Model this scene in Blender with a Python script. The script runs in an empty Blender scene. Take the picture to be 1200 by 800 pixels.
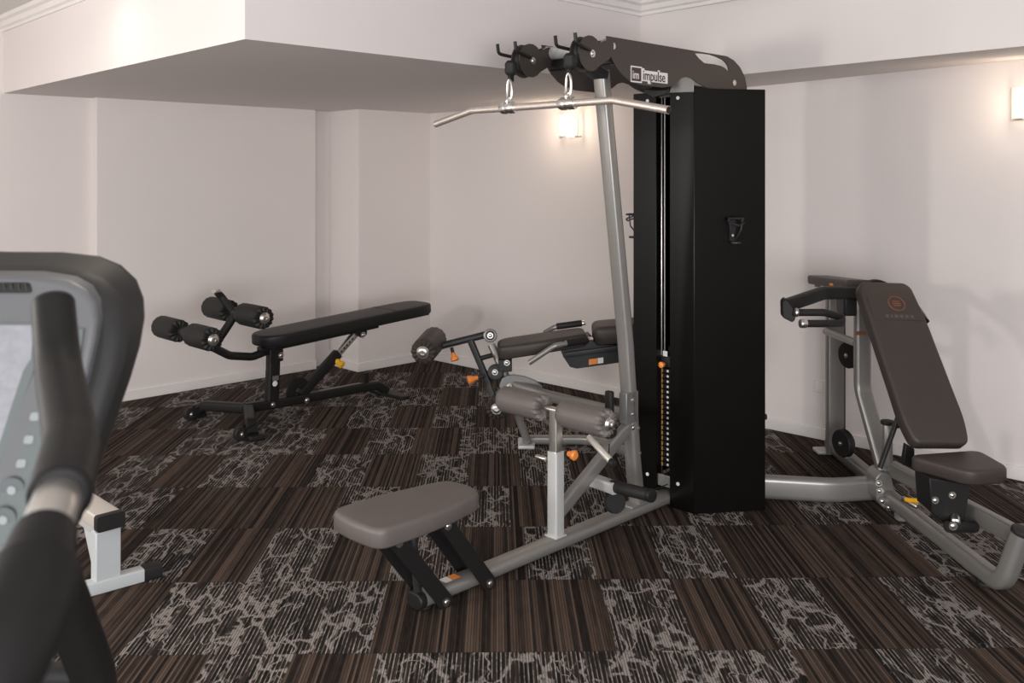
import bpy, bmesh, math, random
from mathutils import Vector, Matrix
random.seed(7)
C = bpy.context.scene.collection
F, HZ, CH = 1085.0, 206.0, 1.6          # focal length in px (1200 wide), horizon row, camera height
PI = math.pi

# ------------------------------------------------------------------ measuring
def W(px, py, Y):                        # point of the place seen at (px,py) at distance Y
    return Vector(((px-600)/F*Y, Y, CH-(py-HZ)*Y/F))
def G(px, py, z=0.0):                    # same, for a known height
    Y = (CH-z)*F/(py-HZ)
    return Vector(((px-600)/F*Y, Y, z))
S2 = math.sqrt(.5)
def L(u, v, z):                          # pulldown arm frame: u to the tower, v to the far side
    return Vector((-.354+S2*(u-v), 3.415+S2*(u+v), z))
U3, V3, Z3 = Vector((S2,S2,0)), Vector((-S2,S2,0)), Vector((0,0,1))
def lat_uz(px, py, v):                   # (u,z) of a pixel on a plane v = const
    k = 3.769-(-1.414*v)
    k = (3.415+.354)+1.41421*v
    r = (px-600)/F
    Y = k/(1-r); X = r*Y
    return ((X+.354)+(Y-3.415))*S2, CH-(py-HZ)*Y/F
def AB(s, t, z):                         # bench frame: s along the pad, t to the near side
    return Vector((-1.8+.707*s+.707*t, 5.9+.715*s-.707*t, z))

# ------------------------------------------------------------------ materials
def nodes(name):
    m = bpy.data.materials.new(name); m.use_nodes = True
    return m, m.node_tree.nodes, m.node_tree.links, m.node_tree.nodes['Principled BSDF']
def mat(name, col, rough=.5, metal=0.0, var=.12, scale=30, bump=0.0, bscale=200, spec=None, coat=0):
    m, n, l, b = nodes(name)
    tc = n.new('ShaderNodeTexCoord')
    no = n.new('ShaderNodeTexNoise'); no.inputs['Scale'].default_value = scale; no.inputs['Detail'].default_value = 4
    l.new(tc.outputs['Object'], no.inputs['Vector'])
    mx = n.new('ShaderNodeMix'); mx.data_type = 'RGBA'
    mx.inputs[6].default_value = (*[c*(1-var) for c in col], 1)
    mx.inputs[7].default_value = (*[min(1, c*(1+var)) for c in col], 1)
    l.new(no.outputs['Fac'], mx.inputs[0]); l.new(mx.outputs[2], b.inputs['Base Color'])
    b.inputs['Roughness'].default_value = rough; b.inputs['Metallic'].default_value = metal
    if spec is not None: b.inputs['Specular IOR Level'].default_value = spec
    if coat: b.inputs['Coat Weight'].default_value = coat
    if bump:
        n2 = n.new('ShaderNodeTexNoise'); n2.inputs['Scale'].default_value = bscale
        l.new(tc.outputs['Object'], n2.inputs['Vector'])
        bp = n.new('ShaderNodeBump'); bp.inputs['Strength'].default_value = bump; bp.inputs['Distance'].default_value = .002
        l.new(n2.outputs['Fac'], bp.inputs['Height']); l.new(bp.outputs[0], b.inputs['Normal'])
    return m
M = {
 'wall':   mat('wall_paint', (.715,.66,.642), .85, var=.015, scale=3, bump=.03, bscale=300),
 'ceil':   mat('ceiling_paint', (.70,.67,.65), .9, var=.01, scale=3),
 'trim':   mat('trim_paint', (.76,.72,.70), .45, var=.01),
 'silver': mat('silver_paint', (.255,.243,.23), .36, .5, var=.05, scale=60),
 'silver_light': mat('pale_silver_paint', (.56,.56,.55), .4, .35, var=.04, scale=60),
 'grey':   mat('dark_grey_paint', (.21,.205,.20), .35, .5, var=.06),
 'chrome': mat('chrome', (.74,.71,.68), .30, 1.0, var=.01),
 'steel':  mat('knurled_steel', (.70,.63,.58), .46, .85, var=.16, scale=120, bump=.25, bscale=900),
 'brown':  mat('brown_grey_paint', (.046,.036,.030), .45, .2, var=.06, scale=40),
 'vinyl':  mat('brown_grey_vinyl', (.112,.096,.090), .50, var=.10, scale=14, bump=.12, bscale=420),
 'vinyl_dark': mat('umber_vinyl', (.043,.033,.029), .50, var=.10, scale=14, bump=.12, bscale=420, spec=.4),
 'black':  mat('black_powder_coat', (.012,.0112,.011), .45, var=.2, scale=80, bump=.05, bscale=800, spec=.25),
 'shroud': mat('black_sheet_metal', (.0034,.0031,.0028), .30, var=.3, scale=5, spec=.20),
 'rubber': mat('black_rubber', (.0145,.0138,.0135), .58, var=.2, scale=60, bump=.1, bscale=500, spec=.28),
 'blackpad': mat('black_vinyl', (.0135,.0128,.0128), .45, var=.15, scale=20, bump=.15, bscale=500, spec=.3),
 'charcoal': mat('charcoal_paint', (.028,.0275,.028), .42, .2, var=.1, spec=.3),
 'orange': mat('orange_plastic', (.78,.24,.045), .38, var=.05),
 'yellow': mat('yellow_plastic', (.80,.42,.02), .38, var=.05),
 'grip': mat('handle_foam', (.0075,.007,.0068), .50, var=.2, scale=60, bump=.1, bscale=500, spec=.22),
 'white':  mat('white_marking', (.72,.70,.68), .5, var=.03),
 'whitepaint': mat('white_enamel', (.46,.48,.49), .35, var=.03),
 'cream':  mat('rail_aluminium', (.62,.57,.52), .35, .3, var=.03),
 'console': mat('console_grey', (.105,.107,.113), .42, .2, var=.04, scale=60),
 'console_dark': mat('console_black', (.018,.0172,.0172), .50, var=.1, spec=.25),
 'screen': mat('display_screen', (.20,.20,.215), .35, var=.28, scale=90),
 'keypad': mat('keypad_grey', (.088,.099,.10), .45, var=.03),
 'key':    mat('key_white', (.20,.212,.212), .4, var=.02),
 'logo_red': mat('logo_maroon', (.05,.022,.018), .5, var=.02),
 'faint':  mat('embossed_print', (.085,.068,.060), .45, var=.02),
 'burnt':  mat('burnt_orange_print', (.20,.065,.028), .5, var=.1),
 'stack_orange': mat('stack_label_orange', (.50,.24,.06), .45, var=.1),
 'button_dark': mat('button_grey', (.085,.094,.096), .5, var=.03, spec=.2),
 'outlet': mat('outlet_plastic', (.70,.66,.62), .4, var=.01),
}
def carpet():
    m, n, l, b = nodes('carpet_tiles')
    def N(t, **k):
        x = n.new(t)
        for a, v in k.items(): setattr(x, a, v)
        return x
    def val(s, v):
        if hasattr(v, 'links') or isinstance(v, bpy.types.NodeSocket): l.new(v, s)
        else: s.default_value = v
    def mth(op, a, c=0.0, d=0.0):
        x = N('ShaderNodeMath', operation=op); val(x.inputs[0], a); val(x.inputs[1], c); val(x.inputs[2], d)
        return x.outputs[0]
    def comb(x_, y_, z_=0.0):
        x = N('ShaderNodeCombineXYZ'); val(x.inputs[0], x_); val(x.inputs[1], y_); val(x.inputs[2], z_); return x.outputs[0]
    def wn(v):
        x = N('ShaderNodeTexWhiteNoise', noise_dimensions='3D'); l.new(v, x.inputs['Vector']); return x.outputs['Value']
    def noise(v, scale, det=3.0, rough=.5):
        x = N('ShaderNodeTexNoise'); l.new(v, x.inputs['Vector']); x.inputs['Scale'].default_value = scale
        x.inputs['Detail'].default_value = det; x.inputs['Roughness'].default_value = rough; return x.outputs['Fac']
    def ramp(f, stops, interp='LINEAR'):
        x = N('ShaderNodeValToRGB'); x.color_ramp.interpolation = interp
        e = x.color_ramp.elements
        while len(e) < len(stops): e.new(.5)
        for i, (p, c) in enumerate(stops): e[i].position = p; e[i].color = (*c, 1) if len(c) == 3 else c
        l.new(f, x.inputs[0]); return x.outputs[0]
    def mix(f, a, c):
        x = N('ShaderNodeMix', data_type='RGBA'); val(x.inputs[0], f); val(x.inputs[6], a); val(x.inputs[7], c); return x.outputs[2]
    tc = N('ShaderNodeTexCoord'); mp = N('ShaderNodeMapping'); l.new(tc.outputs['Object'], mp.inputs[0])
    mp.inputs['Rotation'].default_value = (0, 0, math.radians(-1.0))
    sp = N('ShaderNodeSeparateXYZ'); l.new(mp.outputs[0], sp.inputs[0])
    x, y = sp.outputs[0], sp.outputs[1]
    TW, TH = .278, .556
    row = mth('FLOOR', mth('DIVIDE', mth('SUBTRACT', y, 3.111), TH))
    off = mth('MULTIPLY', mth('SUBTRACT', wn(comb(row, 3.7, 1.1)), .5), .16)
    xs = mth('ADD', mth('ADD', x, .140), off)
    col = mth('FLOOR', mth('DIVIDE', xs, TW))
    par = mth('FLOORED_MODULO', mth('ADD', col, row), 2.0)     # 1 = branch pattern below seam rows
    flip = mth('LESS_THAN', wn(comb(col, row, 8.3)), .14)
    pat = mth('ABSOLUTE', mth('SUBTRACT', mth('SUBTRACT', 1.0, par), flip))
    # yarn rows
    st = mth('FLOOR', mth('DIVIDE', x, .0098))
    h1 = wn(comb(st, row, 2.0)); h2 = wn(comb(st, 5.0, col))
    wob = noise(comb(mth('MULTIPLY', x, 60.0), mth('MULTIPLY', y, 9.0)), 1.0, 3)
    wide = noise(comb(mth('MULTIPLY', x, 26.0), mth('MULTIPLY', y, .6), row), 1.0, 2)
    hb = mth('ADD', mth('MULTIPLY', h1, .62), mth('ADD', mth('MULTIPLY', wide, .42), mth('MULTIPLY', mth('SUBTRACT', wob, .5), .35)))
    brown = ramp(hb, [(.22,(.0085,.0062,.0055)),(.42,(.030,.0205,.0162)),(.60,(.066,.044,.033)),(.85,(.105,.073,.056))])
    # pattern tile ground: dark with pale broken pinstripes
    fl = mth('FRACT', mth('DIVIDE', x, .0147))
    line = mth('LESS_THAN', fl, .30)
    dash = ramp(noise(comb(mth('MULTIPLY', x, 22.0), mth('MULTIPLY', y, 5.0), row), 1.0, 4, .65), [(.38,(0,0,0)),(.54,(1,1,1))])
    pin = mth('MULTIPLY', line, mth('MULTIPLY', dash, mth('ADD', .35, mth('MULTIPLY', wn(comb(st, mth('FLOOR', mth('MULTIPLY', y, 60.0)), 1.0)), .65))))
    ground = ramp(hb, [(.25,(.0065,.0055,.0055)),(.6,(.022,.0165,.0145)),(.9,(.042,.032,.027))])
    g2 = mix(pin, ground, (.34,.295,.27,1))
    # branches
    dv = N('ShaderNodeTexNoise'); l.new(comb(x, y, mth('MULTIPLY', row, 3.0)), dv.inputs['Vector']); dv.inputs['Scale'].default_value = 9; dv.inputs['Detail'].default_value = 3
    vs = N('ShaderNodeVectorMath', operation='SCALE'); l.new(dv.outputs['Color'], vs.inputs[0]); vs.inputs['Scale'].default_value = .085
    def branch(sx, sy, sc, w, seed):
        va = N('ShaderNodeVectorMath', operation='ADD'); l.new(comb(mth('MULTIPLY', x, sx), mth('MULTIPLY', y, sy), seed), va.inputs[0]); l.new(vs.outputs[0], va.inputs[1])
        vo = N('ShaderNodeTexVoronoi', feature='DISTANCE_TO_EDGE'); l.new(va.outputs[0], vo.inputs['Vector']); vo.inputs['Scale'].default_value = sc
        wv = noise(comb(x, y, mth('ADD', seed, 11.0)), 9.0, 1)
        dd = mth('DIVIDE', vo.outputs['Distance'], mth('ADD', .5, mth('MULTIPLY', wv, 1.0)))
        return ramp(dd, [(w*.45,(1,1,1)),(w,(0,0,0))])
    b1 = branch(1.0, .24, 12.0, .062, row); b2 = branch(1.0, .33, 22.0, .055, mth('ADD', row, 4.0))
    cl = ramp(noise(comb(x, mth('MULTIPLY', y, .6), mth('ADD', row, 2.0)), 5.0, 2), [(.36,(0,0,0)),(.42,(1,1,1))])
    cl2 = ramp(noise(comb(x, y, mth('ADD', row, 7.0)), 7.0, 2), [(.52,(0,0,0)),(.58,(1,1,1))])
    br = mth('MAXIMUM', mth('MULTIPLY', b1, cl), mth('MULTIPLY', b2, cl2))
    grain = noise(comb(x, y, 0.0), 260.0, 2)
    bc = mix(grain, (.22,.190,.177,1), (.37,.33,.31,1))
    g3 = mix(mth('MULTIPLY', br, .88), g2, bc)
    c0 = mix(pat, brown, g3)
    # fine dark gap between yarn rows and tile seams
    gp = mth('LESS_THAN', mth('FRACT', mth('DIVIDE', x, .0098)), .24)
    c1 = mix(mth('MULTIPLY', gp, .7), c0, (.004,.003,.003,1))
    sy_ = mth('LESS_THAN', mth('FRACT', mth('DIVIDE', mth('SUBTRACT', y, 3.111), TH)), .006)
    c2 = mix(mth('MULTIPLY', sy_, .6), c1, (.004,.003,.003,1))
    l.new(c2, b.inputs['Base Color']); b.inputs['Roughness'].default_value = .95; b.inputs['Specular IOR Level'].default_value = .15
    bp = N('ShaderNodeBump'); bp.inputs['Strength'].default_value = .35; bp.inputs['Distance'].default_value = .003
    l.new(mth('ADD', mth('MULTIPLY', grain, .6), mth('MULTIPLY', h1, .4)), bp.inputs['Height']); l.new(bp.outputs[0], b.inputs['Normal'])
    return m
M['carpet'] = carpet()
def glow(name, col, strength):
    m, n, l, b = nodes(name)
    b.inputs['Base Color'].default_value = (.8,.78,.74,1); b.inputs['Roughness'].default_value = .3
    b.inputs['Emission Color'].default_value = (*col,1); b.inputs['Emission Strength'].default_value = strength
    return m
M['bulb'] = glow('lit_bulb', (1,.84,.64), 6.0)
def glassy():
    m, n, l, b = nodes('clear_glass')
    b.inputs['Base Color'].default_value = (.97,.96,.93,1); b.inputs['Roughness'].default_value = .25
    b.inputs['Transmission Weight'].default_value = .9; b.inputs['IOR'].default_value = 1.2
    b.inputs['Emission Color'].default_value = (1,.82,.6,1); b.inputs['Emission Strength'].default_value = .22
    return m
M['glass'] = glassy()

# ------------------------------------------------------------------ mesh helpers
def obj(name, bm, m, parent=None, smooth=None, bevel=0, seg=2, label=None):
    me = bpy.data.meshes.new(name)
    bmesh.ops.recalc_face_normals(bm, faces=bm.faces)
    o = bpy.data.objects.new(name, me); C.objects.link(o)
    if parent:
        o.parent = parent
        p = parent
        while p.parent: p = p.parent
        bmesh.ops.translate(bm, verts=bm.verts, vec=-p.location)
    bm.to_mesh(me); bm.free()
    for k in (m if isinstance(m, list) else [m]): me.materials.append(M[k] if isinstance(k, str) else k)
    if bevel:
        md = o.modifiers.new('bevel', 'BEVEL'); md.width = bevel; md.segments = seg; md.limit_method = 'ANGLE'; md.angle_limit = math.radians(35)
        md.harden_normals = False
    for p in me.polygons: p.use_smooth = True
    try: me.set_sharp_from_angle(angle=math.radians(smooth if smooth else 35))
    except Exception: pass
    if label: o['label'] = label
    return o
def thing(name, label, cat, loc, group=None):
    o = bpy.data.objects.new(name, None); C.objects.link(o); o.location = loc; o.empty_display_size = .1
    o['label'] = label; o['category'] = cat
    if group: o['group'] = group
    bpy.context.view_layer.update()
    return o
def struct(name, bm, m, **k):
    o = obj(name, bm, m, **k); o['kind'] = 'structure'; return o
def new(): return bmesh.new()
def rr(w, h, r=.012, n=4):               # rounded rectangle profile
    pts = []
    r = min(r, w/2-1e-4, h/2-1e-4)
    for cx, cy, a0 in ((w/2-r,h/2-r,0),(-w/2+r,h/2-r,90),(-w/2+r,-h/2+r,180),(w/2-r,-h/2+r,270)):
        for i in range(n+1):
            a = math.radians(a0+90*i/n); pts.append((cx+r*math.cos(a), cy+r*math.sin(a)))
    return pts
def circ(r, n=20): return [(r*math.cos(2*PI*i/n), r*math.sin(2*PI*i/n)) for i in range(n)]
def fillet(pts, rad, n=7):
    pts = [Vector(p) for p in pts]; out = [pts[0]]
    for i in range(1, len(pts)-1):
        a, p, b = pts[i-1], pts[i], pts[i+1]
        r = rad[i-1] if isinstance(rad, (list, tuple)) else rad
        d1, d2 = (a-p), (b-p); l1, l2 = d1.length, d2.length; d1.normalize(); d2.normalize()
        ang = d1.angle(d2)
        if r <= 0 or ang > PI-.02: out.append(p); continue
        t = min(r/math.tan(ang/2), l1*.49, l2*.49)
        s, e = p+d1*t, p+d2*t
        for k in range(n+1):
            q = k/n; out.append(s*(1-q)**2 + p*2*q*(1-q) + e*q*q)
    out.append(pts[-1]); return out
def sweep(bm, pts, prof, ref=Z3, cap=True, radii=None):
    pts = [Vector(p) for p in pts]; rings = []
    prev = None
    for i, p in enumerate(pts):
        t = (pts[min(i+1,len(pts)-1)]-pts[max(i-1,0)]).normalized()
        if prev is None:
            r = Vector(ref)
            if abs(r.normalized().dot(t)) > .98: r = Vector((1,0,0)) if abs(t.x) < .9 else Vector((0,1,0))
            s = t.cross(r).normalized()
        else:
            s = (prev-t*prev.dot(t)).normalized()
        prev = s; up = s.cross(t).normalized()
        k = radii[i] if radii else 1
        rings.append([bm.verts.new(p+s*x*k+up*y*k) for x, y in prof])
    n = len(prof)
    for a, b in zip(rings, rings[1:]):
        for j in range(n): bm.faces.new((a[j], a[(j+1)%n], b[(j+1)%n], b[j]))
    if cap: bm.faces.new(rings[0][::-1]); bm.faces.new(rings[-1])
    return bm
def tube(pts, prof, rad=0, ref=Z3, **k):
    return sweep(new(), fillet(pts, rad) if rad else pts, prof, ref, **k)
def add_lathe(bm, a, b, prof, n=28, mod=None):   # prof: (distance along from a, radius)
    a, b = Vector(a), Vector(b); t = (b-a).normalized()
    s = t.orthogonal().normalized(); u = t.cross(s)
    rings = []
    for k, (d, r) in enumerate(prof):
        if r <= 1e-6: rings.append([bm.verts.new(a+t*d)]); continue
        ring = []
        for i in range(n):
            th = 2*PI*i/n; w_ = mod[k]*math.sin(14*th) if mod else 0; q = r*(1+w_)
            ring.append(bm.verts.new(a+t*(d+w_*.05)+s*q*math.cos(th)+u*q*math.sin(th)))
        rings.append(ring)
    for x, y in zip(rings, rings[1:]):
        for i in range(n):
            j = (i+1) % n
            if len(x) == 1 and len(y) == 1: continue
            if len(x) == 1: bm.faces.new((x[0], y[j], y[i]))
            elif len(y) == 1: bm.faces.new((x[i], x[j], y[0]))
            else: bm.faces.new((x[i], x[j], y[j], y[i]))
    if len(rings[0]) > 1: bm.faces.new(rings[0][::-1])
    if len(rings[-1]) > 1: bm.faces.new(rings[-1])
    return bm
def lathe(a, b, prof, n=28, mod=None): return add_lathe(new(), a, b, prof, n, mod)
def cyl(a, b, r, e=None, n=24):
    d = (Vector(b)-Vector(a)).length; e = min(r*.2, d*.2) if e is None else e
    return lathe(a, b, [(0,0),(0,r-e),(e*.3,r-e*.3),(e,r),(d-e,r),(d-e*.3,r-e*.3),(d,r-e),(d,0)], n)
def dome(p, nrm, r, h=None):
    h = h or r*.6
    return lathe(p, Vector(p)+Vector(nrm), [(-.002,r*.98),(0,r),(h*.35,r*.93),(h*.7,r*.66),(h*.92,r*.36),(h,0)], 14)
def bolt(p, nrm, r, parent, m='chrome'):
    bm = dome(p, nrm, r); n = Vector(nrm).normalized()
    add_lathe(bm, Vector(p)-n*.002, Vector(p)+n, [(0,0),(0,r*1.45),(.004,r*1.45),(.004,0)], 14)
    return obj('bolt', bm, m, parent)
def box(c, ax, ay, az, bm=None):         # centre and three half-extent vectors
    bm = bm or new(); c, ax, ay, az = map(Vector, (c, ax, ay, az)); v = {}
    for i in (-1,1):
        for j in (-1,1):
            for k in (-1,1): v[i,j,k] = bm.verts.new(c+ax*i+ay*j+az*k)
    for f in (((-1,-1,-1),(-1,1,-1),(1,1,-1),(1,-1,-1)),((-1,-1,1),(1,-1,1),(1,1,1),(-1,1,1)),((-1,-1,-1),(1,-1,-1),(1,-1,1),(-1,-1,1)),
              ((-1,1,-1),(-1,1,1),(1,1,1),(1,1,-1)),((-1,-1,-1),(-1,-1,1),(-1,1,1),(-1,1,-1)),((1,-1,-1),(1,1,-1),(1,1,1),(1,-1,1))):
        bm.faces.new([v[q] for q in f])
    return bm
def slab(pts, d, bm=None):               # polygon of 3-D points pushed along d
    bm = bm or new(); d = Vector(d)
    a = [bm.verts.new(Vector(p)) for p in pts]; b = [bm.verts.new(Vector(p)+d) for p in pts]
    bm.faces.new(a[::-1]); bm.faces.new(b); n = len(a)
    for i in range(n): bm.faces.new((a[i], a[(i+1)%n], b[(i+1)%n], b[i]))
    return bm
def round_poly(pts, rad, n=6):           # closed polygon with rounded corners
    pts = [Vector(p) for p in pts]; out = []
    for i, p in enumerate(pts):
        a, b = pts[i-1], pts[(i+1) % len(pts)]
        r = rad[i] if isinstance(rad, (list, tuple)) else rad
        d1, d2 = (a-p), (b-p); l1, l2 = d1.length, d2.length; d1.normalize(); d2.normalize()
        t = min(r, l1*.48, l2*.48)
        for k in range(n+1):
            q = k/n; out.append((p+d1*t)*(1-q)**2 + p*2*q*(1-q) + (p+d2*t)*q*q)
    return out
def pad(outline, nrm, th, edge=.018, crown=.006):   # upholstered pad: soft edges, crowned top; outline at its BOTTOM face
    bm = new(); nrm = Vector(nrm).normalized(); pts = [Vector(p) for p in outline]
    c = sum(pts, Vector())/len(pts); rings = []
    prof = [(0,-.004,0)]
    for k in range(7):
        a = PI/2*k/6; prof.append((edge*(1-math.cos(a)), th-edge+edge*math.sin(a), 0))
    prof = [(.008,0,0),(0,.008,0)] + prof[1:] 
    R = sum((p-c).length for p in pts)/len(pts)
    for q in (.75,.5,.25): prof.append((None, th, q))
    for ins, h, q in prof:
        ring = []
        for p in pts:
            d = (p-c); ln = d.length
            k = q*(ln-edge)/ln if ins is None else (ln-ins)/ln
            hh = th+crown*(1-q*q) if ins is None else h
            ring.append(bm.verts.new(c+d*k+nrm*hh))
        rings.append(ring)
    n = len(pts)
    for a, b in zip(rings, rings[1:]):
        for i in range(n): bm.faces.new((a[i], a[(i+1)%n], b[(i+1)%n], b[i]))
    top = bm.verts.new(c+nrm*(th+crown))
    for i in range(n): bm.faces.new((rings[-1][i], rings[-1][(i+1)%n], top))
    bm.faces.new(rings[0][::-1])
    return bm
def flat_shape(outline, holes, M4, depth):   # 2-D outline with holes, depth centred, placed by matrix
    cu = bpy.data.curves.new('tmp', 'CURVE'); cu.dimensions = '2D'; cu.fill_mode = 'BOTH'; cu.extrude = depth/2
    for poly in [outline]+holes:
        sp = cu.splines.new('POLY'); sp.points.add(len(poly)-1); sp.use_cyclic_u = True
        for i, p in enumerate(poly): sp.points[i].co = (p[0], p[1], 0, 1)
    return curve_bm(cu, M4)
def curve_bm(cu, M4):
    o = bpy.data.objects.new('tmp', cu); C.objects.link(o)
    dg = bpy.context.evaluated_depsgraph_get(); me = bpy.data.meshes.new_from_object(o.evaluated_get(dg))
    bm = new(); bm.from_mesh(me); bm.transform(M4)
    bpy.data.objects.remove(o); bpy.data.meshes.remove(me); bpy.data.curves.remove(cu)
    bmesh.ops.remove_doubles(bm, verts=bm.verts, dist=1e-5)
    return bm
def text_bm(body, size, M4, depth=.0006, offset=0, shear=0, sx=1):
    cu = bpy.data.curves.new('tmp', 'FONT'); cu.body = body; cu.size = size; cu.extrude = depth; cu.offset = offset; cu.shear = shear
    cu.align_x = 'LEFT'
    return curve_bm(cu, M4 @ Matrix.Diagonal((sx,1,1,1)))
def frame(o, x, y, z):
    m = Matrix.Identity(4)
    for i, v in enumerate((x, y, z, o)): m.col[i][:3] = Vector(v)
    return m
def merge(dst, src, mi=None):            # add src's faces to dst with a material index
    vm = {v: dst.verts.new(v.co) for v in src.verts}
    for f in src.faces:
        try: nf = dst.faces.new([vm[v] for v in f.verts]); nf.material_index = mi if mi is not None else f.material_index
        except ValueError: pass
    src.free(); return dst

def roller(parent, a, b, r, m='vinyl', ruffle=True, capa=False, capb=True, caplabel=None):
    d = (Vector(b)-Vector(a)).length
    A = .085 if ruffle else .0
    prof = [(.004,0),(.004,r*.45),(0,r*.62),(.004,r*.86),(.016,r*.98),(.035,r),(d*.5,r*1.005),(d-.035,r),(d-.016,r*.98),(d-.004,r*.86),(d,r*.62),(d-.004,r*.45),(d-.004,0)]
    mod = [0,A*1.3,A*1.5,A*1.0,A*.35,0,0,0,A*.35,A*1.0,A*1.5,A*1.3,0]
    o = obj('roller_pad', lathe(a, b, prof, 56, mod), m, parent, smooth=60)
    t = (Vector(b)-Vector(a)).normalized()
    for flag, p, s in ((capa, Vector(a), -1), (capb, Vector(b), 1)):
        if flag:
            obj('end_cap', lathe(p-t*s*.006, p+t*s, [(0,0),(0,r*.50),(.009,r*.50),(.012,r*.45),(.012,r*.40),(.017,r*.33),(.019,r*.20),(.019,r*.15),(.013,r*.13),(.013,0)], 28), 'chrome', o)
    return o

# ------------------------------------------------------------------ the room
uL = Vector((math.cos(math.radians(44.4)), math.sin(math.radians(44.4)), 0)); nL = Vector((uL.y, -uL.x, 0))
P0 = Vector((-2.843,6.495,0))                         # on the raised panel of the left wall
R0, R1 = Vector((-.661,8.04,0)), Vector((2.657,4.886,0)); uR = (R1-R0).normalized(); nR = Vector((uR.y, -uR.x, 0))
if nR.y > 0: nR = -nR
def wallR(px):
    r = (px-600)/F; q = (r*R0.y-R0.x)/((R1-R0).x-r*(R1-R0).y); return R0+(R1-R0)*q
def on_line(p, d, px):
    r = (px-600)/F; t = (r*p.y-p.x)/(d.x-r*d.y); return p+d*t
ZS, ZC = 2.145, 2.63
UP = Vector((0,0,1))
base = P0-nL*.08
struct('floor', slab([(-7.5,-2.5,-.05),(6.5,-2.5,-.05),(6.5,9.5,-.05),(-7.5,9.5,-.05)], (0,0,.05)), 'carpet')
bm = new()                                            # left wall, raised panel and pier are one plastered wall
slab([base-uL*6, base+uL*4.2, base+uL*4.2-nL*.2, base-uL*6-nL*.2], UP*2.8, bm)
struct('wall_left', bm, 'wall')
pa, pb = on_line(P0, uL, 113), on_line(P0, uL, 370)
struct('wall_left_panel', slab([pa, pb, pb-nL*.10, pa-nL*.10], UP*2.3), 'wall', bevel=.004)
q0 = Vector((-1.255,7.564,0)); q1 = q0+uL*1.0
struct('wall_pier', slab([q0, q1, q1-nL*.46, q0-nL*.46], UP*2.3), 'wall', bevel=.004)
ra, rb = R0-uR*.6, R1+uR*4
struct('wall_right', slab([ra, rb, rb-nR*.2, ra-nR*.2], UP*2.8), 'wall')
# bulkhead over the corner
s0 = Vector((-1.064,3.689,0)); dl = Vector((-2.343,2.471,0)).normalized()
s1 = Vector((.759,5.494,0)); dr = Vector((.88,-1.04,0)).normalized()
farL = s0+dl*5.0
struct('wall_bulkhead', slab([s0+UP*ZS, s1+UP*ZS, s1+Vector((1.3,1.3,0))+UP*ZS, Vector((-.6,9.3,ZS)), farL+UP*ZS], UP*.62), 'wall')
s2 = Vector((1.27,4.93,0)); s3 = Vector((2.15,3.89,0))
e3 = s3+(s3-s2).normalized()*2.2
def wz(px, py): p = wallR(px); return Vector((p.x, p.y, CH-(py-HZ)*p.y/F))
f1, f2 = wz(896, 99.9), wz(1200, 68.7)
f0 = Vector((wallR(700).x, wallR(700).y, 2.15)); f4 = f2+(f2-f1)*1.0; f4.z = f2.z
bm = new()
lo = [s1+UP*(ZS-.0005), s2+UP*ZS, s3+UP*ZS, e3+UP*ZS]; hi = [f0-nR*.05, f1-nR*.05, f2-nR*.05, f4-nR*.05]
lv = [bm.verts.new(p) for p in lo]; hv = [bm.verts.new(p) for p in hi]
lt = [bm.verts.new(Vector((p.x,p.y,2.76))) for p in lo]; ht = [bm.verts.new(Vector((p.x,p.y,2.76))) for p in hi]
for i in range(3):
    bm.faces.new((lv[i], lv[i+1], hv[i+1], hv[i])); bm.faces.new((lt[i], ht[i], ht[i+1], lt[i+1]))
    bm.faces.new((lv[i], lt[i], lt[i+1], lv[i+1])); bm.faces.new((hv[i], hv[i+1], ht[i+1], ht[i]))
bm.faces.new((lv[0], hv[0], ht[0], lt[0])); bm.faces.new((lv[3], lt[3], ht[3], hv[3]))
struct('wall_bulkhead_right', bm, 'wall')
struct('ceiling', slab([(-7.5,-.5,ZC),(6.5,-.5,ZC),(6.5,9.5,ZC),(-7.5,9.5,ZC)], (0,0,.1)), 'ceil')
# cornice along the bulkhead faces
cprof = [(0,0),(.012,0),(.014,.018),(.030,.026),(.040,.052),(.062,.062),(.066,.085),(0,.085)]
def cornice(name, a, b, n):
    bm = new(); a, b, n = Vector(a), Vector(b), Vector(n)
    ra_ = [bm.verts.new(a+n*x+UP*(ZC-.085+y)) for x, y in cprof]; rb_ = [bm.verts.new(b+n*x+UP*(ZC-.085+y)) for x, y in cprof]
    k = len(cprof)
    for i in range(k): bm.faces.new((ra_[i], ra_[(i+1)%k], rb_[(i+1)%k], rb_[i]))
    bm.faces.new(ra_[::-1]); bm.faces.new(rb_)
    struct(name, bm, 'trim', smooth=20)
nA = Vector((dl.y,-dl.x,0)); nA = -nA if nA.y > 0 else nA
d01 = (s1-s0).normalized(); nB = Vector((d01.y,-d01.x,0)); nCc = Vector((dr.y,-dr.x,0)); nCc = -nCc if nCc.y > 0 else nCc
cornice('trim_1', s0-dl*.05, farL, nA); cornice('trim_2', s0-d01*.05, s1+d01*.02, nB); cornice('trim_3', s1-dr*.04, e3, nCc)
# baseboards
def base_board(name, a, b, n):
    bm = slab([a, b, b+n*.014, a+n*.014], UP*.072)
    struct(name, bm, 'trim', bevel=.004)
base_board('baseboard_left', pa, pb, nL); base_board('baseboard_pier', q0, q0+uL*.76, nL)
base_board('baseboard_pier_side', q0-nL*.38, q0+nL*.014, -uL); base_board('baseboard_right', R0-uR*.05, rb, nR)
base_board('baseboard_corner', base-uL*4, pa-nL*.08, nL)

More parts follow.
